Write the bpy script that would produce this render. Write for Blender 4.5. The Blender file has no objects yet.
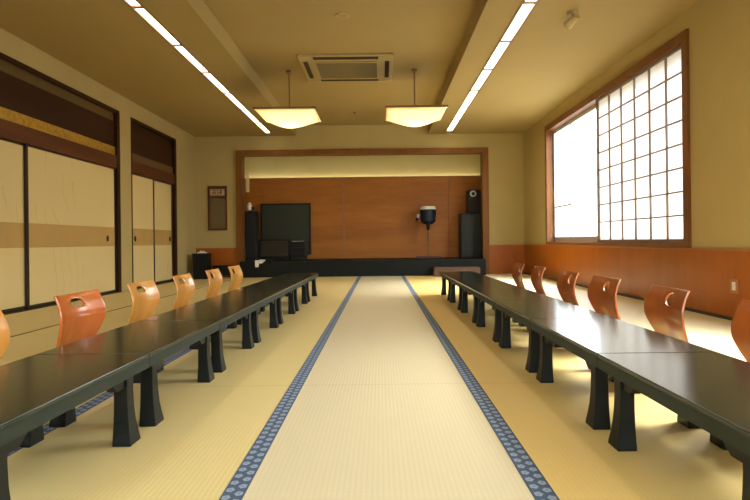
import bpy, bmesh, math, random
from mathutils import Vector, Matrix
random.seed(7)
C = bpy.context.scene.collection
PI = math.pi

# ------------------------------------------------------------------ materials
def srgb(r, g, b):
    f = lambda c: (c / 255 / 12.92) if c / 255 <= .04045 else ((c / 255 + .055) / 1.055) ** 2.4
    return (f(r), f(g), f(b), 1)

class NT:
    def __init__(s, name):
        s.m = bpy.data.materials.new(name); s.m.use_nodes = True
        s.t = s.m.node_tree; s.t.nodes.clear()
        s.out = s.n('ShaderNodeOutputMaterial')
    def n(s, kind, **kw):
        nd = s.t.nodes.new(kind)
        for k, v in kw.items():
            if k.startswith('i_'):
                nd.inputs[k[2:].replace('_', ' ')].default_value = v
            else:
                setattr(nd, k, v)
        return nd
    def l(s, a, b): s.t.links.new(a, b)
    def math(s, op, a, b=None, clamp=False):
        nd = s.n('ShaderNodeMath', operation=op); nd.use_clamp = clamp
        for i, v in enumerate((a, b)):
            if v is None: continue
            if isinstance(v, (int, float)): nd.inputs[i].default_value = v
            else: s.l(v, nd.inputs[i])
        return nd.outputs[0]
    def mix(s, fac, a, b):
        nd = s.n('ShaderNodeMix', data_type='RGBA')
        for i, v in ((0, fac), (6, a), (7, b)):
            if isinstance(v, (int, float, tuple)): nd.inputs[i].default_value = v
            else: s.l(v, nd.inputs[i])
        return nd.outputs[2]
    def bsdf(s, color, rough=.5, **kw):
        b = s.n('ShaderNodeBsdfPrincipled')
        if isinstance(color, tuple): b.inputs['Base Color'].default_value = color
        else: s.l(color, b.inputs['Base Color'])
        if isinstance(rough, (int, float)): b.inputs['Roughness'].default_value = rough
        else: s.l(rough, b.inputs['Roughness'])
        for k, v in kw.items(): b.inputs[k.replace('_', ' ')].default_value = v
        s.l(b.outputs[0], s.out.inputs[0]); s.b = b
        return b
    def coord(s): return s.n('ShaderNodeTexCoord').outputs['Object']
    def noise(s, scale, detail=3, stretch=(1, 1, 1), rough=.55):
        mp = s.n('ShaderNodeMapping'); mp.inputs['Scale'].default_value = stretch
        s.l(s.coord(), mp.inputs[0])
        nz = s.n('ShaderNodeTexNoise', i_Scale=scale, i_Detail=detail, i_Roughness=rough)
        s.l(mp.outputs[0], nz.inputs['Vector'])
        return nz.outputs['Fac']
    def bump(s, h, strength=.2, dist=.002):
        b = s.n('ShaderNodeBump'); b.inputs['Strength'].default_value = strength
        b.inputs['Distance'].default_value = dist
        s.l(h, b.inputs['Height']); s.l(b.outputs[0], s.b.inputs['Normal'])

def plain(name, col, rough=.5, var=.06, scale=8, bump=0, stretch=(1, 1, 1), **kw):
    t = NT(name)
    nz = t.noise(scale, 3, stretch)
    d = tuple(c * (1 - var * 2) for c in col[:3]) + (1,)
    e = tuple(min(1, c * (1 + var * 2)) for c in col[:3]) + (1,)
    t.bsdf(t.mix(nz, d, e), rough, **kw)
    if bump: t.bump(t.noise(scale * 12, 3, stretch), bump)
    return t.m

def wood(name, a, b, rough=.35, stretch=(1, 1, 12), scale=1.5, coat=0.0, spec=.5):
    t = NT(name)
    n1 = t.noise(scale * 3, 6, stretch, .65)
    n2 = t.noise(scale * 14, 4, stretch, .6)
    f = t.math('ADD', t.math('MULTIPLY', n1, .7), t.math('MULTIPLY', n2, .3))
    r = t.n('ShaderNodeValToRGB'); r.color_ramp.elements[0].position = .35; r.color_ramp.elements[1].position = .68
    r.color_ramp.elements[0].color = a; r.color_ramp.elements[1].color = b
    t.l(f, r.inputs[0])
    t.bsdf(r.outputs[0], rough, Coat_Weight=coat, Coat_Roughness=.12, Specular_IOR_Level=spec)
    return t.m

def emit(name, col, strength):
    t = NT(name)
    nz = t.noise(6, 2)
    e = t.n('ShaderNodeEmission'); e.inputs['Strength'].default_value = strength
    c2 = tuple(c * .96 for c in col[:3]) + (1,)
    t.l(t.mix(nz, c2, col), e.inputs['Color'])
    t.l(e.outputs[0], t.out.inputs[0])
    return t.m

M = {}
M['plaster'] = plain('sand_plaster', srgb(176, 158, 104), .9, .03, 3, .25)
M['ceiling'] = plain('ceiling_plaster', srgb(164, 142, 86), .85, .02, 2, .1)
M['cream'] = plain('cream_plaster', srgb(204, 190, 138), .85, .03, 2, .1)
M['wainscot'] = wood('wainscot_wood', srgb(146, 78, 16), srgb(168, 94, 22), .38, (1, 1, .12), 1.0, 0, .3)
M['stagewood'] = wood('stage_panel_wood', srgb(156, 94, 26), srgb(184, 116, 36), .42, (.15, 1, 1), 1.2, 0, .3)
M['frame'] = wood('door_frame_wood', srgb(108, 66, 22), srgb(134, 86, 32), .45, (1, 1, .1), 2, 0, .2)
M['winframe'] = wood('window_frame_wood', srgb(106, 66, 36), srgb(130, 84, 48), .45, (1, .3, .3), 2, 0, .25)
M['darkwood'] = wood('dark_transom_wood', srgb(44, 24, 11), srgb(64, 35, 15), .55, (1, .1, 1), 2, 0, .15)
M['lintel'] = wood('lintel_wood', srgb(74, 38, 15), srgb(98, 52, 21), .5, (1, .1, 1), 2, 0, .2)
M['capwood'] = wood('cap_wood', srgb(150, 92, 44), srgb(172, 110, 58), .4, (1, .1, 1), 2)
M['blacklac'] = plain('black_lacquer', srgb(34, 26, 22), .3, .1, 5)
M['fusuma_tan'] = plain('fusuma_tan_paper', srgb(178, 146, 84), .8, .05, 4, .1)
M['steel'] = plain('aluminium', srgb(196, 200, 204), .35, .03, 6, Metallic=.15)
M['lattice'] = plain('shoji_lattice_wood', srgb(128, 112, 100), .6, .06, 20)
M['black'] = plain('black_plastic', srgb(17, 18, 18), .45, .1, 6, Specular_IOR_Level=.25)
M['blackcloth'] = plain('speaker_grille_cloth', srgb(22, 22, 23), .85, .15, 60)
M['greenblack'] = plain('dark_green_panel', srgb(34, 41, 36), .45, .08, 4, Specular_IOR_Level=.25)
M['stagefront'] = plain('stage_black_paint', srgb(24, 27, 24), .5, .1, 3, Specular_IOR_Level=.15)
M['screen'] = plain('grey_green_board', srgb(50, 56, 44), .4, .05, 2, Specular_IOR_Level=.25)
M['white'] = plain('white_plastic', srgb(225, 222, 215), .45, .03, 6)
M['chrome'] = plain('bright_metal', srgb(200, 202, 205), .2, .03, 8, Metallic=1.0)
M['navy'] = plain('navy_housing', srgb(26, 34, 50), .45, .08, 6, Specular_IOR_Level=.3)
M['acpanel'] = plain('beige_panel', srgb(178, 160, 112), .5, .03, 5)
M['brownmetal'] = plain('brown_metal', srgb(120, 88, 50), .4, .05, 9)
M['mirror'] = plain('mirror_glass', srgb(120, 108, 84), .12, .05, 3, Metallic=.6)
M['carpet'] = plain('brown_board', srgb(92, 64, 44), .6, .06, 5)
M['strip'] = emit('strip_light_diffuser', srgb(255, 242, 212), 8.0)
M['shade'] = None
M['tube'] = emit('fluorescent_tube', srgb(250, 250, 212), 10.0)

# black-green brushed lacquer of the tables
t = NT('table_lacquer')
n1 = t.noise(2.5, 3, (1, .35, 1), .5); n2 = t.noise(60, 3, (1, .2, 1))
t.bsdf(t.mix(n1, srgb(20, 31, 24), srgb(30, 42, 33)), t.math('ADD', t.math('MULTIPLY', n1, .03), .16),
       Specular_IOR_Level=.34)
t.bump(n2, .05, .001); M['lacquer'] = t.m
M['tableside'] = plain('table_edge_lacquer', srgb(31, 43, 35), .5, .08, 8, Specular_IOR_Level=.3)
M['tableleg'] = plain('table_leg_lacquer', srgb(15, 21, 18), .45, .1, 8, Specular_IOR_Level=.25)

# chair plywoods
M['ply_honey'] = wood('honey_plywood', srgb(200, 132, 50), srgb(222, 160, 74), .3, (1, 1, .15), 3, .5)
M['ply_orange'] = wood('orange_plywood', srgb(186, 92, 32), srgb(206, 112, 46), .25, (1, 1, .15), 3, .6)
M['ply_brown'] = wood('backlit_brown_plywood', srgb(152, 74, 24), srgb(178, 94, 36), .3, (1, 1, .15), 3, .5)  # right-row chairs: their backlit darkness is put into the plywood colour

# gold band in the transom
t = NT('gold_leaf_band')
v = t.n('ShaderNodeTexVoronoi', i_Scale=22.0); t.l(t.coord(), v.inputs['Vector'])
n1 = t.noise(30, 4)
t.bsdf(t.mix(t.math('MULTIPLY', v.outputs['Distance'], n1), srgb(206, 166, 60), srgb(120, 84, 26)), .38, Metallic=.65)
t.bump(v.outputs['Distance'], .6, .01); M['gold'] = t.m
M['dimband'] = plain('dim_gold_band', srgb(92, 66, 34), .5, .08, 3)  # far bay's gold band, its missing glint put into a dimmer colour
M['olive'] = plain('olive_panel', srgb(104, 84, 50), .35, .06, 3, Metallic=.3)

# sliding-door paper with faint grass marks
t = NT('fusuma_paper')
w = t.n('ShaderNodeTexWave', wave_type='RINGS', i_Scale=1.6, i_Distortion=9.0, i_Detail=2.0)
t.l(t.coord(), w.inputs['Vector'])
line = t.math('GREATER_THAN', w.outputs['Fac'], .985)
msk = t.math('GREATER_THAN', t.noise(1.1, 2), .56)
t.bsdf(t.mix(t.math('MULTIPLY', t.math('MULTIPLY', line, msk), .22), srgb(210, 190, 134), srgb(146, 126, 80)), .8)
M['fusuma'] = t.m

# tatami
t = NT('tatami_rush')
co = t.coord(); sp = t.n('ShaderNodeSeparateXYZ'); t.l(co, sp.inputs[0]); X, Y = sp.outputs[0], sp.outputs[1]
rib = t.math('SINE', t.math('MULTIPLY', X, 2 * PI / .0165))
cross = t.math('SINE', t.math('MULTIPLY', Y, 2 * PI / .009))
ribn = t.math('MULTIPLY', t.math('ADD', rib, 1), .5)
mid = t.math('LESS_THAN', t.math('ABSOLUTE', t.math('SUBTRACT', X, .012)), .42)
base = t.mix(mid, t.mix(t.math('GREATER_THAN', X, 0.0), srgb(220, 200, 138), srgb(228, 196, 118)), srgb(210, 198, 164))
side = t.math('GREATER_THAN', X, 2.0)
base = t.mix(side, base, srgb(226, 214, 174))
base = t.mix(t.math('MULTIPLY', ribn, .09), base, srgb(186, 162, 104))
base = t.mix(t.math('MULTIPLY', t.noise(1.6, 4), .12), base, srgb(212, 190, 130))
fr = t.math('FRACT', t.math('DIVIDE', t.math('ADD', Y, .55), 1.78))
seam = t.math('LESS_THAN', fr, .0035)
base = t.mix(t.math('MULTIPLY', seam, .45), base, srgb(140, 112, 62))
t.bsdf(base, .48, Specular_IOR_Level=.45)
t.bump(t.math('ADD', rib, t.math('MULTIPLY', cross, .5)), .15, .001)
M['tatami'] = t.m

# patterned cloth border: pairs of pale flowers on slate blue
t = NT('border_cloth')
co = t.coord(); sp = t.n('ShaderNodeSeparateXYZ'); t.l(co, sp.inputs[0]); X, Y = sp.outputs[0], sp.outputs[1]
col = t.math('GREATER_THAN', X, 0.0)
ys = t.math('ADD', Y, t.math('MULTIPLY', col, .026))
fy = t.math('SUBTRACT', t.math('FRACT', t.math('DIVIDE', ys, .052)), .5)
fx = t.math('SUBTRACT', t.math('ABSOLUTE', X), .0155)
ang = t.math('ARCTAN2', fy, t.math('DIVIDE', fx, .04))
r2 = t.math('ADD', t.math('POWER', t.math('ABSOLUTE', t.math('DIVIDE', fx, .0125)), 2), t.math('POWER', t.math('ABSOLUTE', t.math('DIVIDE', fy, .30)), 2))
pet = t.math('MULTIPLY', t.math('COSINE', t.math('MULTIPLY', ang, 5)), .16)
fl = t.math('LESS_THAN', t.math('ADD', r2, pet), .95)
core = t.math('LESS_THAN', r2, .05)
c = t.mix(t.noise(9, 2), srgb(58, 76, 104), srgb(64, 88, 106))
c = t.mix(fl, c, srgb(140, 152, 172))
c = t.mix(core, c, srgb(84, 104, 132))
edge = t.math('GREATER_THAN', t.math('ABSOLUTE', X), .0285)
c = t.mix(edge, c, srgb(60, 80, 104))
t.bsdf(c, .8); M['border'] = t.m
M['brownborder'] = plain('brown_border_cloth', srgb(120, 94, 50), .8, .08, 30)

# shoji paper: lets daylight through
t = NT('shoji_paper')
d = t.n('ShaderNodeBsdfDiffuse'); tr = t.n('ShaderNodeBsdfTranslucent')
nz = t.noise(14, 4)
t.l(t.mix(nz, srgb(238, 234, 228), srgb(248, 244, 238)), d.inputs[0])
tr.inputs[0].default_value = srgb(232, 229, 227)
mx = t.n('ShaderNodeMixShader'); mx.inputs[0].default_value = .5
t.l(d.outputs[0], mx.inputs[1]); t.l(tr.outputs[0], mx.inputs[2]); t.l(mx.outputs[0], t.out.inputs[0])
M['shoji'] = t.m
t = NT('lamp_paper')
d = t.n('ShaderNodeBsdfDiffuse'); tr = t.n('ShaderNodeBsdfTranslucent')
t.l(t.mix(t.noise(30, 4), srgb(240, 232, 210), srgb(248, 242, 224)), tr.inputs[0]); d.inputs[0].default_value = srgb(240, 232, 208)
mx = t.n('ShaderNodeMixShader'); mx.inputs[0].default_value = .6
t.l(d.outputs[0], mx.inputs[1]); t.l(tr.outputs[0], mx.inputs[2]); t.l(mx.outputs[0], t.out.inputs[0])
M['shade'] = t.m
# window glass
t = NT('window_glass')
g = t.n('ShaderNodeBsdfGlossy'); g.inputs['Roughness'].default_value = .02
tp = t.n('ShaderNodeBsdfTransparent'); tp.inputs[0].default_value = (.95, .97, .97, 1)
lw = t.n('ShaderNodeLayerWeight'); mx = t.n('ShaderNodeMixShader')
t.l(t.math('ADD', t.math('MULTIPLY', t.math('POWER', lw.outputs['Facing'], 5), .6), .03), mx.inputs[0]); t.l(tp.outputs[0], mx.inputs[1]); t.l(g.outputs[0], mx.inputs[2]); t.l(mx.outputs[0], t.out.inputs[0])
M['glass'] = t.m

# ------------------------------------------------------------------ mesh helpers
class MB:
    def __init__(s): s.bm = bmesh.new()
    def box(s, x0, y0, z0, x1, y1, z1, bev=0, mat=None):
        r = bmesh.ops.create_cube(s.bm, size=1)
        vs = r['verts']
        for v in vs:
            v.co = Vector(((x0 + x1) / 2 + v.co.x * abs(x1 - x0), (y0 + y1) / 2 + v.co.y * abs(y1 - y0), (z0 + z1) / 2 + v.co.z * abs(z1 - z0)))
        if bev:
            es = list({e for v in vs for e in v.link_edges})
            vs = bmesh.ops.bevel(s.bm, geom=es, offset=bev, segments=2, affect='EDGES', profile=.5)['verts']
        if mat is not None:
            for v in vs: v.co = mat @ v.co
        return s
    def cyl(s, p0, p1, r0, r1=None, seg=20):
        r1 = r0 if r1 is None else r1
        p0, p1 = Vector(p0), Vector(p1); d = p1 - p0
        q = Vector((0, 0, 1)).rotation_difference(d.normalized()).to_matrix().to_4x4()
        bmesh.ops.create_cone(s.bm, cap_ends=True, segments=seg, radius1=r0, radius2=max(r1, 1e-5), depth=d.length,
                              matrix=Matrix.Translation((p0 + p1) / 2) @ q)
        return s
    def loft(s, rings, cap=True):
        vr = [[s.bm.verts.new(p) for p in r] for r in rings]
        n = len(rings[0])
        for a, b in zip(vr, vr[1:]):
            for i in range(n): s.bm.faces.new((a[i], a[(i + 1) % n], b[(i + 1) % n], b[i]))
        if cap: s.bm.faces.new(vr[0][::-1]); s.bm.faces.new(vr[-1])
        return s
    def prism(s, pts, axis, a, b):
        def P(u, v, w): return {'x': (w, u, v), 'y': (u, w, v), 'z': (u, v, w)}[axis]
        return s.loft([[P(u, v, a) for u, v in pts], [P(u, v, b) for u, v in pts]])
    def build(s, name, mat, parent=None, kind=None, loc=None, smooth=False):
        bmesh.ops.recalc_face_normals(s.bm, faces=s.bm.faces[:])
        me = bpy.data.meshes.new(name); s.bm.to_mesh(me); s.bm.free()
        me.materials.append(mat)
        o = bpy.data.objects.new(name, me); C.objects.link(o)
        if parent: o.parent = parent
        if kind: o['kind'] = kind
        if loc: o.location = loc
        if smooth:
            for p in me.polygons: p.use_smooth = True
            try: me.set_sharp_from_angle(angle=math.radians(35))
            except Exception: pass
        return o

def tag(o, label, cat, group=None):
    o['label'] = label; o['category'] = cat
    if group: o['group'] = group
    return o
def thing(name, label, cat, loc=(0, 0, 0), rz=0, group=None):
    o = bpy.data.objects.new(name, None); C.objects.link(o); o.empty_display_size = .1
    o.location = loc; o.rotation_euler = (0, 0, rz)
    return tag(o, label, cat, group)
def S(name, mb, mat, parent=None): return mb.build(name, mat, parent, None if parent else 'structure')
def copy_tree(o, parent=None):
    c = o.copy(); C.objects.link(c); c.parent = parent
    for ch in list(o.children): copy_tree(ch, c)
    return c

# ------------------------------------------------------------------ the room
XL, XR, YB, YF = -3.88, 3.04, 12.65, -2.0
ZC, ZR = 2.96, 3.17            # side ceilings, raised middle bay
RX0, RX1 = -1.76, 1.03
S('floor', MB().box(XL - .3, YF - .2, -.12, XR + .2, YB + .02, 0), M['tatami'])
# border strips of the mats
for i, (x, w) in enumerate(((-.428, .064), (.453, .066), (-1.309, .064), (1.334, .066))):
    S('trim_%d' % (i + 1), MB().box(-w / 2, YF, 0, w / 2, 12.3, .0025), M['border']).location.x = x
S('trim_5', MB().box(-2.915, YF, 0, -2.895, YB, .003), M['brownborder'])

# ceiling with raised bay, slots for the strip lights left open
c = MB()
L0, L1 = -2.325, -2.215
Q0, Q1 = 1.375, 1.505
for x0, x1 in ((XL - .3, L0), (L1, RX0), (RX1, Q0), (Q1, XR + .2)):
    c.box(x0, YF - .2, ZC, x1, YB + .2, ZC + .35)
for x0, x1 in ((L0, L1), (Q0, Q1)):
    c.box(x0, YF - .2, ZC, x1, -.95, ZC + .35); c.box(x0, 12.35, ZC, x1, YB + .2, ZC + .35)
    c.box(x0, -.95, ZC + .07, x1, 12.35, ZC + .35)
c.box(RX0, YF - .2, ZR, RX1, YB + .2, ZC + .35)
S('ceiling', c, M['ceiling'])

# back wall around the stage opening
OX0, OX1, OZ = -2.89, 2.16, 2.55
b = MB()
b.box(XL - .3, YB, 0, OX0 - .05, YB + .198, ZC + .3).box(OX1 + .05, YB, 0, XR + .2, YB + .198, ZC + .3).box(OX0 - .05, YB, OZ + .05, OX1 + .05, YB + .198, ZC + .3)
S('wall_back', b, M['plaster'])
b = MB()
b.box(XL, YB - .02, 0, -3.02, YB, .60).box(2.29, YB - .02, 0, XR, YB, .60)
S('trim_6', b, M['wainscot'])
b = MB()
b.box(XL, YB - .026, .60, -3.02, YB, .615).box(2.29, YB - .026, .60, XR, YB, .615)
S('trim_7', b, M['capwood'])
b = MB()
b.box(-3.02, YB - .05, 0, -2.89, YB + .2, 2.66).box(2.16, YB - .05, 0, 2.29, YB + .2, 2.66).box(-2.89, YB - .05, 2.55, 2.16, YB + .2, 2.66)
S('trim_8', b, M['frame'])

# stage behind the opening
SY0, SY1, SZ = 12.3, 13.8, .33
S('stage_platform', MB().box(-2.89, SY0, 0, 2.16, YB + .2, SZ, .006).box(-3.6, YB + .2, 0, 2.7, SY1, SZ), M['stagefront'])
b = MB()
b.box(-3.6, SY1 + .14, 0, 2.7, SY1 + .25, 2.95)
b.box(-3.7, YB + .2, 0, -3.5, SY1 + .2, 2.95).box(2.46, YB + .2, 0, 2.66, SY1 + .2, 2.95)
S('wall_stage', b, M['cream'])
S('ceiling_stage', MB().box(-3.6, YB + .2, 2.9, 2.7, SY1 + .2, 3.05), M['cream'])
b = MB(); x = -3.5
for x1 in (-2.68, -.83, 1.58, 2.46):
    b.box(x + .002, SY1 - .015, SZ, x1 - .002, SY1 + .03, 2.16, .002); x = x1
S('trim_9', b, M['stagewood'])
S('trim_10', MB().box(-3.5, SY1 - .03, 2.16, 2.46, SY1 + .03, 2.20, .003).box(-.85, SY1 - .02, SZ, -.81, SY1, 2.16, .002), M['capwood'])
S('trim_11', MB().box(-2.86, YB + .2, 1.80, -2.80, YB + .24, 2.55), M['cream'])

# right wall with two windows, the nearer one added out of view
W = [(5.96, 10.82), (2.4, 4.6)]; WZ0, WZ1 = .67, 2.66
b = MB()
b.box(XR, YF - .2, 0, XR + .158, YB, WZ0 - .03).box(XR, YF - .2, WZ1 + .05, XR + .158, YB, ZC + .1)
for y0, y1 in ((YF - .2, 2.35), (4.65, 5.91), (10.87, YB)): b.box(XR, y0, WZ0 - .03, XR + .158, y1, WZ1 + .05)
S('wall_right', b, M['plaster'])
b = MB(); y = YF
for y1 in (.1, 2.6, 5.1, 7.6, 10.1, YB - .02):
    b.box(XR - .02, y + .002, .03, XR, y1 - .002, .60, .002); y = y1
S('trim_12', b, M['wainscot'])
S('trim_13', MB().box(XR - .028, YF, .60, XR, YB, .617, .003), M['capwood'])
S('baseboard_right', MB().box(XR - .03, YF, 0, XR, YB - .02, .032, .003), M['blacklac'])

def window(n, y0, y1, paper_side):
    # frame around the opening
    f = MB(); e = .10
    f.box(XR - .03, y0 - e, WZ0 - .05, XR + .16, y0, WZ1 + e).box(XR - .03, y1, WZ0 - .05, XR + .16, y1 + e, WZ1 + e)
    f.box(XR - .03, y0, WZ1, XR + .16, y1, WZ1 + e).box(XR - .03, y0, WZ0 - .05, XR + .16, y1, WZ0)
    w = S('window_%d' % n, f, M['winframe'])
    a = MB(); X0, X1 = XR + .10, XR + .14; ym = (y0 + y1) / 2
    s = .05
    a.box(X0, y0, WZ0, X1, y1, WZ0 + .085).box(X0, y0, WZ1 - s, X1, y1, WZ1)
    yq = y1 - .95
    for yy in (y0, ym - s / 2, y1 - s): a.box(X0, yy, WZ0 + .085, X1, yy + s, WZ1 - s)
    a.box(X0 + .005, yq - .02, WZ0 + .085, X1, yq + .02, WZ1 - s)
    a.box(X0 + .01, yq + .02, 1.275, X1, y1 - s, 1.305)
    a.build('sash', M['steel'], w)
    MB().box(X0 + .018, y0, WZ0, X0 + .022, y1, WZ1).build('pane', M['glass'], w)
    # sliding shoji screen
    if paper_side is None: return
    p0, p1 = (y0, y0 + (y1 - y0) * .505) if paper_side else (y0, y1)
    g = MB(); Xa, Xb = XR + .005, XR + .035; k = .028
    g.box(Xa, p0, WZ0, Xb, p0 + k, WZ1).box(Xa, p1 - .045, WZ0, Xb, p1, WZ1)
    g.box(Xa, p0, WZ0, Xb, p1, WZ0 + .035).box(Xa, p0, WZ1 - .03, Xb, p1, WZ1)
    nc = 6 if paper_side else 8
    for i in range(1, nc):
        yy = p0 + k + (p1 - p0 - k - .045) * i / nc; g.box(Xa + .004, yy - .010, WZ0, Xb - .006, yy + .010, WZ1)
    for i in range(1, 8):
        zz = WZ0 + .035 + (WZ1 - WZ0 - .065) * i / 8; g.box(Xa + .006, p0, zz - .008, Xb - .006, p1, zz + .008)
    lat = g.build('shoji_lattice', M['lattice'], w)
    MB().box(Xb - .006, p0 + .01, WZ0 + .01, Xb - .005, p1 - .01, WZ1 - .01).build('shoji_paper', M['shoji'], lat)
window(1, *W[0], True)
window(2, *W[1], None)  # unseen window, added to brighten the near floor

# front wall behind the camera
FX0, FX1, FZ0, FZ1 = -2.6, 2.4, .8, 2.5
b = MB()
b.box(XL - .3, YF - .2, 0, FX0, YF, ZC + .1).box(FX1, YF - .2, 0, XR + .2, YF, ZC + .1)
b.box(FX0, YF - .2, 0, FX1, YF, FZ0).box(FX0, YF - .2, FZ1, FX1, YF, ZC + .1)
S('wall_front', b, M['plaster'])
f = MB()
for x in (FX0, -.95, .70, FX1 - .05): f.box(x, YF - .14, FZ0, x + .05, YF - .08, FZ1)
f.box(FX0, YF - .14, FZ0, FX1, YF - .08, FZ0 + .05).box(FX0, YF - .14, FZ1 - .05, FX1, YF - .08, FZ1)
w = S('window_3', f, M['winframe'])  # window added behind the camera so the near floor gets light
MB().box(FX0 + .02, YF - .112, FZ0 + .02, FX1 - .02, YF - .108, FZ1 - .02).build('pane', M['glass'], w)

# left wall: plaster piers, two recessed bays of sliding doors
D1, D2a, D2b, DZ = 8.99, 9.37, 11.48, 2.71
b = MB()
b.box(XL - .3, YF - .2, 0, XL - .12, YB, ZC + .1)
b.box(XL - .12, YF, DZ, XL, YB, ZC + .1)
b.box(XL - .12, D1, 0, XL, D2a, DZ).box(XL - .12, D2b, 0, XL, YB, DZ).box(XL - .12, YF, 0, XL, -.4, DZ)
S('wall_left', b, M['plaster'])
def transom(n, y0, y1, band, top):
    xx = XL
    S('trim_%d' % n, MB().box(xx - .12, y0, 2.665, xx - .01, y1, DZ).box(xx - .12, y0, 2.16, xx - .05, y1, 2.54).box(xx - .12, y1 - .09, 0, xx - .005, y1, 2.665).box(xx - .12, y0, 0, xx - .005, y0 + .06, 2.665), M['darkwood'])
    S('trim_%d' % (n + 1), MB().box(xx - .12, y0 + .06, 2.54, xx - .06, y1 - .09, 2.665), M[top])
    S('trim_%d' % (n + 2), MB().box(xx - .12, y0 + .06, 2.03, xx - .04, y1 - .09, 2.16), M[band])
    S('trim_%d' % (n + 3), MB().box(xx - .12, y0 + .06, 1.84, xx - .012, y1 - .09, 2.03, .004), M['lintel'])
transom(15, -.4, D1, 'gold', 'olive'); transom(19, D2a, D2b, 'dimband', 'darkwood')
nd = 0
def fusuma(y0, y1, dx, pull_y=None):
    global nd
    nd += 1
    x = XL - .035 - dx; f = .048; z0, z1 = .008, 1.84
    m = MB().box(x - .02, y0, z0, x, y0 + f, z1).box(x - .02, y1 - f, z0, x, y1, z1).box(x - .02, y0 + f, z0, x, y1 - f, z0 + .04).box(x - .02, y0 + f, z1 - .02, x, y1 - f, z1)
    d = S('door_%d' % nd, m, M['blacklac'])
    MB().box(x - .016, y0 + f, z0 + .04, x - .005, y1 - f, z1 - .02).build('door_paper', M['fusuma'], d)
    MB().box(x - .006, y0 + f, .69, x - .0035, y1 - f, .965).build('door_band', M['fusuma_tan'], d)
    if pull_y:
        p = MB(); r = []
        for k in range(20):
            a = k * PI / 10; r.append((.032 * math.cos(a), .045 * math.sin(a)))
        p.prism([(pull_y + u, .80 + v) for u, v in r], 'x', x - .0035, x + .003)
        p.prism([(pull_y + u * .6, .80 + v * .6) for u, v in r], 'x', x + .003, x + .005)
        p.build('door_pull', M['black'], d, smooth=True)
fusuma(6.64, D1 - .09, 0, 8.62)
fusuma(4.02, 6.70, .025)
fusuma(1.55, 4.08, 0)
fusuma(-.34, 1.60, .025)
fusuma(D2a + .06, 10.42, 0, D2a + .22)
fusuma(10.38, D2b - .09, .025, D2b - .24)
S('trim_23', MB().box(XL - .12, -.34, 0, XL - .0, D1 - .09, .008).box(XL - .12, D2a + .06, 0, XL, D2b - .09, .008), M['blacklac'])

# ------------------------------------------------------------------ ceiling fittings
def strip_light(x0, x1, label):
    r = thing('strip_light', label, 'light', ((x0 + x1) / 2, 5.7, ZC), 0, 'recessed ceiling light strips')
    h = (x1 - x0) / 2; y0, y1 = -6.65, 6.65
    m = MB()
    m.box(-h - .012, y0 - .012, -.008, -h + .008, y1 + .012, .012).box(h - .008, y0 - .012, -.008, h + .012, y1 + .012, .012)
    m.box(-h, y0 - .012, -.008, h, y0 + .008, .012).box(-h, y1 - .008, -.008, h, y1 + .012, .012)
    m.build('frame', M['brownmetal'], r)
    n = 12; s = (y1 - y0) / n
    for i in range(n):
        MB().box(-h + .008, y0 + i * s + .03, .012, h - .008, y0 + (i + 1) * s - .03, .02).build('diffuser', M['strip'], r)
    for i in range(1, n):
        MB().box(-h + .006, y0 + i * s - .022, .002, h - .006, y0 + i * s + .022, .016).build('divider', M['brownmetal'], r)
strip_light(L0, L1, 'long glowing light strip let into the left side of the ceiling')
strip_light(Q0, Q1, 'long glowing light strip let into the right side of the ceiling, nearer the windows')

def pendant(x, y, label):
    r = thing('pendant_lamp', label, 'lamp', (x, y, ZR), 0, 'square pendant lamps')
    zt = 2.54 - ZR; a, bb, d = .42, .46, .18
    m = MB().box(-.035, -.06, -.035, .035, .06, 0, .006); m.build('canopy', M['brownmetal'], r)
    MB().cyl((0, 0, zt + .02), (0, 0, -.03), .009, seg=12).build('rod', M['brownmetal'], r, smooth=True)
    m = MB()
    for sx in (-1, 1): m.box(sx * a - .008, -bb - .008, zt - .012, sx * a + .008, bb + .008, zt + .014)
    for sy in (-1, 1): m.box(-a, sy * bb - .008, zt - .012, a, sy * bb + .008, zt + .014)
    m.box(-a, -.008, zt + .004, a, .008, zt + .02).box(-.008, -bb, zt + .004, .008, bb, zt + .02)
    m.build('frame', M['brownmetal'], r)
    # cushion-shaped paper shade hanging under the frame
    N = 16; bm = bmesh.new(); g = []
    for i in range(N + 1):
        row = []
        for j in range(N + 1):
            u, v = 2 * i / N - 1, 2 * j / N - 1
            q = max(abs(u), abs(v)); e = (1 - abs(u) ** 2.2) * (1 - abs(v) ** 2.2)
            z = -.02 - d * (.55 * (1 - q) + .45 * e)
            row.append(bm.verts.new((u * (a - .008), v * (bb - .008), zt + z + .012)))
        g.append(row)
    for i in range(N):
        for j in range(N): bm.faces.new((g[i][j], g[i][j + 1], g[i + 1][j + 1], g[i + 1][j]))
    mb = MB(); mb.bm.free(); mb.bm = bm
    MB().box(-a + .006, -bb + .006, zt + .006, a - .006, bb - .006, zt + .0075).build('light_baffle', M['acpanel'], r)  # added plate that keeps the bulb's light off the ceiling
    sh = mb.build('shade', M['shade'], r, smooth=True)
    md = sh.modifiers.new('thick', 'SOLIDIFY'); md.thickness = .004; md.offset = 1
def bulb(x, y):
    ld = bpy.data.lights.new('pendant_bulb', 'POINT'); ld.energy = 520; ld.color = (1, .93, .80); ld.shadow_soft_size = .09
    lo = bpy.data.objects.new('pendant_bulb', ld); C.objects.link(lo); lo.location = (x, y, 2.475)
bulb(-1.28, 8.6); bulb(.515, 8.6)
pendant(-1.28, 8.6, 'square glowing pendant lamp on a rod, left of the air conditioner')
pendant(.515, 8.6, 'square glowing pendant lamp on a rod, right of the air conditioner')

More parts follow.
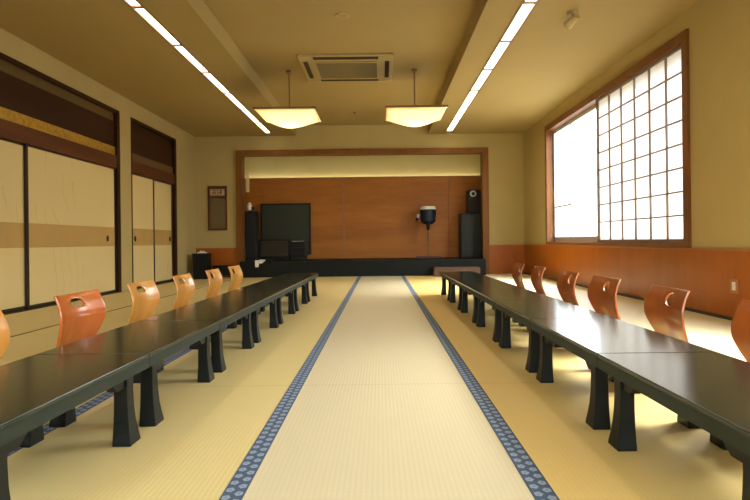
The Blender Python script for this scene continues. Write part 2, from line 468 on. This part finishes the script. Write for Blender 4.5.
# air conditioner cassette
r = thing('air_conditioner', 'square beige ceiling air conditioner cassette with dark slots', 'air conditioner', (-.43, 8.45, ZR))
a = .635
MB().box(-a, -a + .02, -.035, a, a, 0, .012).build('panel', M['acpanel'], r)
MB().box(-.43, -.40, -.043, .43, .43, -.035, .003).build('grille', plain('grille_mesh', srgb(116, 104, 70), .7, .12, 40), r)
m = MB().box(-.43, -.40, -.05, .43, -.375, -.043).box(-.43, .405, -.05, .43, .43, -.043).box(-.43, -.375, -.05, -.41, .405, -.043).box(.41, -.375, -.05, .43, .405, -.043)
m.build('grille_rim', M['acpanel'], r)
for x0, y0, x1, y1 in ((-.43, -.60, .43, -.49), (-.43, .50, .43, .58), (-.58, -.40, -.52, .40), (.52, -.40, .58, .40)):
    MB().box(x0, y0, -.039, x1, y1, -.034).build('air_slot', plain('dark_slot', srgb(48, 26, 18), .6), r)

# small ceiling fittings
r = thing('spotlight', 'small beige spotlight on the ceiling near the windows', 'light', (1.93, 5.95, ZC))
MB().cyl((0, 0, -.02), (0, 0, 0), .05).build('base', M['acpanel'], r, smooth=True)
MB().cyl((0, 0, -.05), (0, 0, -.02), .012).build('arm', M['brownmetal'], r, smooth=True)
MB().cyl((.03, -.05, -.045), (-.03, .06, -.10), .035, .048).build('lamp_head', M['acpanel'], r, smooth=True)
MB().cyl((-.031, .062, -.101), (-.033, .066, -.103), .038, .038).build('lens', M['brownmetal'], r, smooth=True)
o = MB().cyl((0, 0, -.012), (0, 0, 0), .035).cyl((0, 0, -.03), (0, 0, -.012), .012).build('sprinkler', M['brownmetal'], loc=(-.46, 11.4, ZR), smooth=True)
tag(o, 'tiny sprinkler head on the raised ceiling between the pendant lamps', 'sprinkler')
r = thing('ceiling_speaker', 'round flat cream disc on the raised ceiling in front of the air conditioner', 'speaker', (-.38, 6.5, ZR))
MB().cyl((0, 0, -.008), (0, 0, 0), .075, seg=32).build('rim', M['acpanel'], r, smooth=True)
MB().cyl((0, 0, -.011), (0, 0, -.008), .055, seg=32).build('grille', M['ceiling'], r, smooth=True)

# ------------------------------------------------------------------ low tables
TW, TH, TT = .44, .302, .053
def make_table(L):
    r = thing('low_table', '', 'table', (0, 0, 0), 0)
    h = L / 2 - .0015; w = TW / 2
    MB().box(-w, -h, TH - .014, w, h, TH, .003).build('tabletop', M['lacquer'], r)
    MB().box(-w + .001, -h + .001, TH - TT, w - .001, h - .001, TH - .0142).build('apron', M['tableside'], r)
    for sx in (-1, 1):
        for sy in (-1, 1):
            xo = sx * (w - .074)                     # straight inner face; the outer one flares
            ye = sy * (h - .085)                      # end face near the table end
            rings = []
            for z, dx, dy in ((0, .066, .090), (.012, .065, .089), (.04, .060, .078), (.08, .054, .066), (.13, .050, .058), (.19, .048, .055), (.2485, .049, .056)):
                x0, x1 = sorted((xo, xo + sx * dx)); y0, y1 = ye - dy / 2 - sy * .03, ye + dy / 2 - sy * .03
                rings.append([(x0, y0, z), (x1, y0, z), (x1, y1, z), (x0, y1, z)])
            lg = MB().loft(rings).build('leg', M['tableleg'], r)
            md = lg.modifiers.new('bev', 'BEVEL'); md.width = .002; md.segments = 1; md.limit_method = 'ANGLE'
            yi = ye - sy * .060
            pts = [(yi, .2485), (yi, .205), (yi - sy * .055, .205), (yi - sy * .095, .235), (yi - sy * .10, .2485)]
            xa, xb = sorted((xo + sx * .006, xo + sx * .040))
            MB().prism(pts, 'x', xa, xb).build('bracket', M['tableleg'], lg)
    for sy in (-1, 1):
        ye = sy * (h - .085)
        y0, y1 = sorted((ye - sy * .015, ye - sy * .045))
        MB().box(-w + .06, y0, .200, w - .06, y1, .2485).build('cross_rail', M['tableleg'], r)
    return r
def row(xc, y_first, L, n, labels, group, turn=0):
    base = make_table(L)
    for i in range(n):
        o = base if i == 0 else copy_tree(base)
        yy = L * (i + .5)
        o.location = (xc - yy * math.sin(turn), y_first + yy * math.cos(turn), 0); o.rotation_euler.z = turn
        o['label'] = labels[i]; o['group'] = group
ords = ['nearest the camera', 'second from the camera', 'third from the camera', 'fourth from the camera', 'fifth from the camera', 'sixth from the camera, last but one', 'farthest, its end close to the stage']
row(-1.112, 1.325, .965, 7, ['black lacquered low table in the left row, ' + s for s in ords], 'low tables in the left row', -.008)
row(1.005, 1.21, .975, 7, ['black lacquered low table in the right row, ' + s for s in ords], 'low tables in the right row')

# ------------------------------------------------------------------ legless chairs of bent plywood
PROF = [(.215, .014), (.19, .0115), (.15, .010), (.10, .009), (.05, .010), (.01, .018), (-.022, .045), (-.036, .085), (-.034, .13),
        (-.026, .18), (-.010, .23), (.012, .28), (.028, .33), (.028, .38), (.012, .43), (-.008, .468)]
WID = [.36, .39, .40, .40, .395, .38, .355, .33, .318, .325, .35, .39, .42, .422, .405, .40]
def catmull(P, t):
    n = len(P) - 1; t = min(max(t, 0), .99999) * n; i = int(t); f = t - i
    g = lambda k: P[min(max(k, 0), n)]
    if isinstance(P[0], (int, float)):
        a, b, c, d = g(i - 1), g(i), g(i + 1), g(i + 2)
        return .5 * (2 * b + (c - a) * f + (2 * a - 5 * b + 4 * c - d) * f * f + (3 * b - 3 * c + d - a) * f ** 3)
    return tuple(catmull([p[k] for p in P], t / n) for k in range(len(P[0])))
def make_chair(mat, hole, red=False):
    r = thing('legless_chair', '', 'chair')
    NU, NS = 24, 60
    def P(u, t):                                   # u across -1..1, t seat front 0 .. top 1
        x, z = catmull(PROF, t); w = catmull(WID, t) / 2
        back = min(max((t - .35) / .3, 0), 1)
        x += back * .030 * (u * u) - back * .008        # wings come forward
        z += -(1 - back) * .0 + (t > .98) * 0
        if t > .9: z += (t - .9) * 10 * .005 * (abs(u) ** 4)    # small ears at the top corners
        y = u * w
        return (x, y, z)
    bm = bmesh.new()
    hu, ht = hole['u'], hole['t']                    # half width in u, (t0, t1)
    i0, i1 = 6, 18; j0, j1 = 51, 59
    def uv(i, j): return (2 * i / NU - 1, j / NS)
    V = {}
    def gv(i, j):
        if (i, j) not in V: V[(i, j)] = bm.verts.new(P(*uv(i, j)))
        return V[(i, j)]
    for i in range(NU):
        for j in range(NS):
            if i0 <= i < i1 and j0 <= j < j1: continue
            bm.faces.new((gv(i, j), gv(i + 1, j), gv(i + 1, j + 1), gv(i, j + 1)))
    ring = [(i, j0) for i in range(i0, i1)] + [(i1, j) for j in range(j0, j1)] + [(i, j1) for i in range(i1, i0, -1)] + [(i0, j) for j in range(j1, j0, -1)]
    cu, ct = 0, sum(ht) / 2; rt = (ht[1] - ht[0]) / 2
    outer = [uv(*q) for q in ring]
    inner = []
    for (a, b_) in outer:
        da, db = (a - cu) / (2 * (i1 - i0) / NU / 2), (b_ - ct) / ((j1 - j0) / NS / 2)
        th = math.atan2(db, da); p = hole['p']
        rr = (abs(math.cos(th)) ** p + abs(math.sin(th)) ** p) ** (-1 / p)
        q = rr * math.sin(th)
        wu = hu * (1 - .22 * q * hole['taper'])
        inner.append((cu + wu * rr * math.cos(th), ct + rt * q))
    prev = [gv(*q) for q in ring]
    for k in (.5, 1.0):
        cur = [bm.verts.new(P(o[0] + (n[0] - o[0]) * k, o[1] + (n[1] - o[1]) * k)) for o, n in zip(outer, inner)]
        m = len(cur)
        for q in range(m): bm.faces.new((prev[q], prev[(q + 1) % m], cur[(q + 1) % m], cur[q]))
        prev = cur
    mb = MB(); mb.bm.free(); mb.bm = bm
    o = mb.build('shell', mat, r, smooth=True)
    md = o.modifiers.new('ply', 'SOLIDIFY'); md.thickness = .011; md.offset = 0
    md = o.modifiers.new('round', 'BEVEL'); md.width = .002; md.segments = 2; md.limit_method = 'ANGLE'; md.angle_limit = math.radians(60)
    return r
slot = dict(u=.29, t=(.895, .952), p=3.5, taper=1)
oval = dict(u=.21, t=(.872, .955), p=2.2, taper=0)
LC = [(2.24, 'honey', slot, 'light bent-plywood legless chair at the near left table, cut by the picture edge'),
      (3.08, 'orange', slot, 'orange-red bent-plywood legless chair with a slot handle, nearest whole one on the left'),
      (3.90, 'honey', slot, 'honey bent-plywood legless chair in the left row, just beyond the orange-red one'),
      (4.72, 'honey', slot, 'honey bent-plywood legless chair in the left row, third from the stage end'),
      (5.58, 'honey', oval, 'honey bent-plywood legless chair in the left row, second from the stage end'),
      (6.40, 'honey', oval, 'honey bent-plywood legless chair in the left row, nearest the stage')]
RC = [(2.17, 'brown', oval, 'backlit brown bent-plywood legless chair in the right row, cut by the picture edge'),
      (2.97, 'brown', oval, 'backlit reddish brown legless chair in the right row, nearest whole one, below the shoji'),
      (3.82, 'brown', oval, 'backlit reddish brown legless chair in the right row, second whole one from the right'),
      (4.55, 'brown', oval, 'backlit reddish brown legless chair in the right row, third whole one from the right'),
      (5.43, 'brown', oval, 'backlit brown bent-plywood legless chair in the right row, second from the stage end'),
      (6.20, 'brown', oval, 'backlit brown legless chair in the right row, nearest the stage')]
protos = {}
for side, lst in ((-1, LC), (1, RC)):
    for y, k, hole, label in lst:
        key = (k, id(hole))
        if key not in protos:
            protos[key] = make_chair(M['ply_' + k], hole); o = protos[key]
        else: o = copy_tree(protos[key])
        o.location = ((-1.575 if side < 0 else 1.45) + random.uniform(-.008, .008), y, 0)
        o.rotation_euler.z = (0 if side < 0 else PI) + random.uniform(-.05, .05)
        o['label'] = label; o['group'] = 'legless chairs along the left tables' if side < 0 else 'legless chairs along the right tables'

# ------------------------------------------------------------------ things on and by the stage
# framed notice on the left of the back wall
r = thing('framed_mirror', 'tall narrow brown framed mirror with two pale cards at its top', 'mirror', (-3.42, YB, .985))
w, h = .20, .93
m = MB().box(-w, -.03, 0, -w + .035, 0, h, .004).box(w - .035, -.03, 0, w, 0, h, .004).box(-w + .035, -.03, 0, w - .035, 0, .035).box(-w + .035, -.03, h - .035, w - .035, 0, h)
m.box(-w + .035, -.03, .68, w - .035, 0, .70)
m.build('frame', M['lintel'], r)
MB().box(-w + .03, -.016, .03, w - .03, -.002, .68).build('glass', M['mirror'], r)
MB().box(-w + .03, -.016, .70, w - .03, -.002, h - .03).build('sign_board', M['carpet'], r)
for sx in (-1, 1):
    s = MB().box(sx * .078 - .07, -.022, .735, sx * .078 + .07, -.016, .86).build('card', plain('pale_card', srgb(190, 160, 128), .8), r)
    m = MB(); cx = sx * .078 - .01 * sx
    m.box(cx - .035, -.024, .835, cx + .035, -.022, .845).box(cx - .005, -.024, .755, cx + .005, -.022, .85).box(cx - .035, -.024, .795, cx + .035, -.022, .805)
    m.box(cx - .035, -.024, .755, cx - .026, -.022, .805).box(cx + .026, -.024, .755, cx + .035, -.022, .845).box(cx - .035, -.024, .755, cx + .03, -.022, .764)
    m.build('writing', M['darkwood'], s)

# black bin with tissues
r = thing('waste_bin', 'black box-shaped bin against the wainscot in the far left corner', 'bin', (-3.60, 12.1, 0))
MB().prism([(-.13, 0), (.13, 0), (.15, .50), (-.15, .50)], 'y', -.15, .15).build('body', M['black'], r)
MB().box(-.157, -.157, .49, .157, .157, .515, .004).build('rim', M['greenblack'], r)
t_ = thing('tissue_packet', 'small white tissue packet lying on the black bin', 'tissues', (-3.59, 12.08, .515))
MB().box(-.09, -.05, 0, .09, .05, .022, .008).build('packet', M['white'], t_)
MB().prism([(-.06, .022), (.06, .022), (.04, .05), (.01, .04), (-.03, .055)], 'y', -.012, .012).build('tissue', M['white'], t_)

# low black bench left of the stage
r = thing('low_bench', 'low black bench against the wall left of the stage', 'bench', (-3.12, 12.28, 0))
MB().box(-.30, -.13, .235, .30, .13, .262, .004).build('bench_top', M['stagefront'], r)
MB().box(-.28, -.11, .06, .28, .11, .235).build('body', M['stagefront'], r)
for sx in (-1, 1):
    for sy in (-1, 1): MB().box(sx * .27 - .02, sy * .10 - .02, 0, sx * .27 + .02, sy * .10 + .02, .06).build('foot', M['black'], r)

# tall column speaker at the left of the stage, white lamp on it
r = thing('column_speaker', 'tall narrow black column speaker at the left edge of the stage', 'speaker', (-2.77, 12.95, SZ))
MB().box(-.15, -.15, 0, .15, .15, .04, .005).build('plinth', M['black'], r)
MB().box(-.125, -.125, .04, .125, .135, 1.06, .012).build('cabinet', M['black'], r)
MB().box(-.105, -.137, .08, .105, -.125, 1.03, .004).build('grille', M['blackcloth'], r)
r = thing('stage_lamp', 'small white lamp standing on the tall black column speaker', 'lamp', (-2.81, 12.93, SZ + 1.06))
MB().cyl((0, 0, 0), (0, 0, .02), .05).build('base', M['black'], r, smooth=True)
MB().cyl((0, 0, .02), (0, 0, .13), .04, .055).cyl((0, 0, .13), (0, 0, .19), .055, .025).build('bulb_housing', M['white'], r, smooth=True)
MB().box(.05, -.02, .02, .11, .02, .10, .006).cyl((.03, 0, .05), (.06, 0, .05), .008).build('bracket', M['black'], r)

# white cloth over the stage edge
bm = bmesh.new(); N = 16; g = []
for i in range(N + 1):
    row_ = []
    for j in range(N + 1):
        u, v = i / N, j / N
        s = v * .24
        wob = .008 * math.sin(u * 14 + v * 3) + .006 * math.sin(u * 23 + 2)
        if s < .11: p = (u * .20, .10 - s, .012 + abs(wob) * .8 + .012 * u)
        else: p = (u * .20 * (1 - .5 * (v - .45)), -.012 - abs(wob), .012 - (s - .11) * (1 if u < .45 else .4))
        row_.append(bm.verts.new(p))
    g.append(row_)
for i in range(N):
    for j in range(N): bm.faces.new((g[i][j], g[i + 1][j], g[i + 1][j + 1], g[i][j + 1]))
mb = MB(); mb.bm.free(); mb.bm = bm
o = mb.build('white_cloth', M['white'], loc=(-2.57, 12.3, SZ), smooth=True)
o.modifiers.new('t', 'SOLIDIFY').thickness = .006
tag(o, 'small white cloth folded over the front edge of the stage, left end', 'cloth')

# grey-green board with equipment in front of it
r = thing('display_board', 'large dark grey-green board in a black frame standing on the stage', 'board', (-2.155, 13.70, SZ))
MB().box(-.57, -.03, .10, .57, .03, 1.27, .006).build('frame', M['black'], r)
MB().box(-.535, -.036, .14, .535, -.03, 1.235).build('panel', M['screen'], r)
for sx in (-1, 1): MB().box(sx * .45 - .03, -.12, 0, sx * .45 + .03, .06, .10, .005).build('foot', M['black'], r)
r = thing('television', 'flat black television cabinet standing before the grey-green board', 'television', (-2.33, 13.28, SZ))
MB().box(-.34, -.16, 0, .34, .16, .05, .006).build('base', M['black'], r)
MB().box(-.345, -.15, .05, .345, .15, .45, .012).build('cabinet', M['black'], r)
MB().box(-.31, -.156, .08, .31, -.15, .42).build('screen', plain('dark_screen', srgb(18, 19, 20), .12), r)
r = thing('equipment_rack', 'small dark equipment rack with a bright top bar beside the television', 'rack', (-1.80, 13.26, SZ))
MB().box(-.17, -.15, 0, .17, .15, .42, .006).build('case', M['greenblack'], r)
for k in range(3): MB().box(-.15, -.158, .04 + k * .12, .15, -.15, .14 + k * .12, .002).build('unit', M['black'], r)
MB().cyl((-.13, -.15, .40), (.13, -.15, .405), .010, seg=12).build('handle', M['chrome'], r, smooth=True)

# stage light on a pole
r = thing('pole_light', 'navy stage light with a white top on a slim pole at right of the stage', 'lamp', (1.06, 13.25, SZ))
MB().box(-.28, -.12, 0, .28, .12, .045, .006).build('base', wood('base_wood', srgb(70, 32, 22), srgb(92, 44, 28), .4), r)
MB().cyl((0, 0, .045), (0, 0, .68), .012, seg=14).cyl((0, 0, .38), (0, 0, .60), .022, seg=14).build('pole', M['brownmetal'], r, smooth=True)
MB().cyl((0, 0, .62), (0, 0, .76), .03, .05).build('swivel', M['black'], r, smooth=True)
MB().cyl((0, 0, .75), (0, 0, .81), .10, .165, 28).cyl((0, 0, .81), (0, 0, 1.07), .165, .18, 28).build('housing', M['navy'], r, smooth=True)
MB().cyl((0, 0, 1.07), (0, 0, 1.14), .183, .17, 28).build('lid', M['white'], r, smooth=True)
MB().cyl((-.16, 0, .95), (-.22, 0, .95), .012).cyl((-.22, 0, .89), (-.22, 0, .97), .025, .03).build('knob', M['steel'], r, smooth=True)
MB().cyl((-.22, 0, .89), (-.26, 0, .83), .025, .04).build('side_horn', M['black'], r, smooth=True)

# cabinet and speaker at the right of the stage
r = thing('dark_cabinet', 'dark green-black cabinet with two tall doors at the right end of the stage', 'cabinet', (1.97, 13.30, SZ))
MB().box(-.21, -.20, 0, .40, .20, .97, .006).build('body', M['black'], r)
for i, (x0, x1) in enumerate(((-.195, .09), (.10, .385))):
    d = MB().box(x0, -.216, .04, x1, -.20, .94, .004).build('door', M['greenblack'], r)
    MB().cyl((x1 - .03 if i == 0 else x0 + .03, -.226, .46), (x1 - .03 if i == 0 else x0 + .03, -.226, .56), .006, seg=10).build('handle', M['black'], d)
r = thing('loudspeaker', 'black loudspeaker with a round tweeter standing on the dark cabinet', 'speaker', (2.12, 13.28, SZ + .97))
MB().box(-.19, -.17, 0, .22, .17, .52, .02).build('cabinet', M['black'], r)
MB().box(-.17, -.178, .02, .20, -.17, .30, .004).build('grille', M['blackcloth'], r)
MB().cyl((-.08, -.185, .43), (-.08, -.168, .43), .065, .07, 28).build('tweeter', M['steel'], r, smooth=True)
MB().cyl((-.08, -.19, .43), (-.08, -.184, .43), .035, .04, 24).build('cone', M['greenblack'], r, smooth=True)

# wooden step before the stage
r = thing('wooden_step', 'low brown wooden step at the right of the stage front', 'step', (1.52, 12.07, 0))
MB().box(-.45, -.19, .155, .45, .20, .18, .004).build('tread', M['carpet'], r)
MB().box(-.44, -.17, 0, .44, -.15, .155).build('riser', M['carpet'], r)
for sx in (-1, 1): MB().box(sx * .44 - .018, -.16, 0, sx * .44 + .018, .19, .155).build('side_panel', M['carpet'], r)

# wall socket on the right wainscot
r = thing('wall_socket', 'small cream wall socket low on the right wainscot', 'socket', (XR - .02, 5.12, .30))
MB().box(-.008, -.06, -.06, 0, .06, .06, .003).build('plate', M['capwood'], r)
MB().box(-.011, -.025, -.035, -.008, .025, .035, .001).build('outlet', M['white'], r)

# tube light lying in the cove behind the top edge of the stage panelling
r = thing('tube_light', 'long fluorescent tube in the cove above the stage panelling', 'light', (-.5, SY1 + .085, 2.10))
MB().box(-2.85, -.03, 0, 2.85, .03, .03, .004).build('housing', M['white'], r)
MB().cyl((-2.8, 0, .05), (2.8, 0, .05), .014, seg=12).build('tube', M['tube'], r, smooth=True)
for sx in (-1, 1): MB().box(sx * 2.82 - .02, -.02, .028, sx * 2.82 + .02, .02, .07).build('socket', M['white'], r)

# ------------------------------------------------------------------ light
wd = bpy.data.worlds.new('sky'); bpy.context.scene.world = wd; wd.use_nodes = True
nt = wd.node_tree; bg = nt.nodes['Background']
tc = nt.nodes.new('ShaderNodeTexCoord'); sx = nt.nodes.new('ShaderNodeSeparateXYZ'); rp = nt.nodes.new('ShaderNodeValToRGB')
nt.links.new(tc.outputs['Generated'], sx.inputs[0]); nt.links.new(sx.outputs[2], rp.inputs[0]); nt.links.new(rp.outputs[0], bg.inputs[0])
rp.color_ramp.elements[0].position = .0; rp.color_ramp.elements[0].color = (.16, .155, .14, 1)
ee = rp.color_ramp.elements.new(.02); ee.color = (.6, .61, .62, 1)
rp.color_ramp.elements[1].position = .6; rp.color_ramp.elements[1].color = (.92, .96, 1.0, 1)
bg.inputs[1].default_value = 22.0
for n, (y0, y1) in enumerate(W):
    ld = bpy.data.lights.new('window_portal', 'AREA'); ld.shape = 'RECTANGLE'; ld.size = y1 - y0; ld.size_y = WZ1 - WZ0
    ld.cycles.is_portal = True; ld.energy = 1
    lo = bpy.data.objects.new('window_portal', ld); C.objects.link(lo)
    lo.matrix_world = Matrix.Translation((XR + .18, (y0 + y1) / 2, (WZ0 + WZ1) / 2)) @ Matrix(((0, 0, 1), (1, 0, 0), (0, 1, 0))).to_4x4()

sl = bpy.data.lights.new('hazy_sun', 'SUN'); sl.energy = 15; sl.angle = math.radians(35); sl.color = (1, .98, .95)
so = bpy.data.objects.new('hazy_sun', sl); C.objects.link(so); so.location = (9, 8, 9)
so.rotation_euler = Vector((math.cos(math.radians(50)), .12, math.sin(math.radians(50)))).to_track_quat('Z', 'Y').to_euler()
ld = bpy.data.lights.new('window_portal', 'AREA'); ld.shape = 'RECTANGLE'; ld.size = FX1 - FX0; ld.size_y = FZ1 - FZ0; ld.cycles.is_portal = True
lo = bpy.data.objects.new('window_portal', ld); C.objects.link(lo); lo.location = ((FX0 + FX1) / 2, YF - .22, (FZ0 + FZ1) / 2); lo.rotation_euler = (PI / 2, 0, 0)
lo.rotation_euler = Vector((0, -1, 0)).to_track_quat('Z', 'Y').to_euler()
# ------------------------------------------------------------------ camera
cam = bpy.data.cameras.new('camera'); co = bpy.data.objects.new('camera', cam); C.objects.link(co)
cam.sensor_fit = 'HORIZONTAL'; cam.sensor_width = 36; cam.lens = 36 * 600 / 750
phi = .0115
# vanishing point at pixel (380.3, 241)
cam.shift_x = -(380.3 - 375) / 750; cam.shift_y = -(250 - 241) / 750
co.matrix_world = Matrix.Translation((0, 0, .72)) @ Matrix.Rotation(PI / 2, 4, 'X') @ Matrix.Rotation(-phi, 4, 'Z')
cam.clip_start = .02
sc = bpy.context.scene; sc.camera = co
vs = sc.view_settings; sc.display_settings.display_device = 'sRGB'
vs.view_transform = 'Standard'; vs.look = 'None'; vs.gamma = 1; vs.use_curve_mapping = False; vs.exposure = .2
sc.cycles.use_denoising = True
sc.cycles.max_bounces = 10; sc.cycles.diffuse_bounces = 6; sc.cycles.sample_clamp_indirect = 6
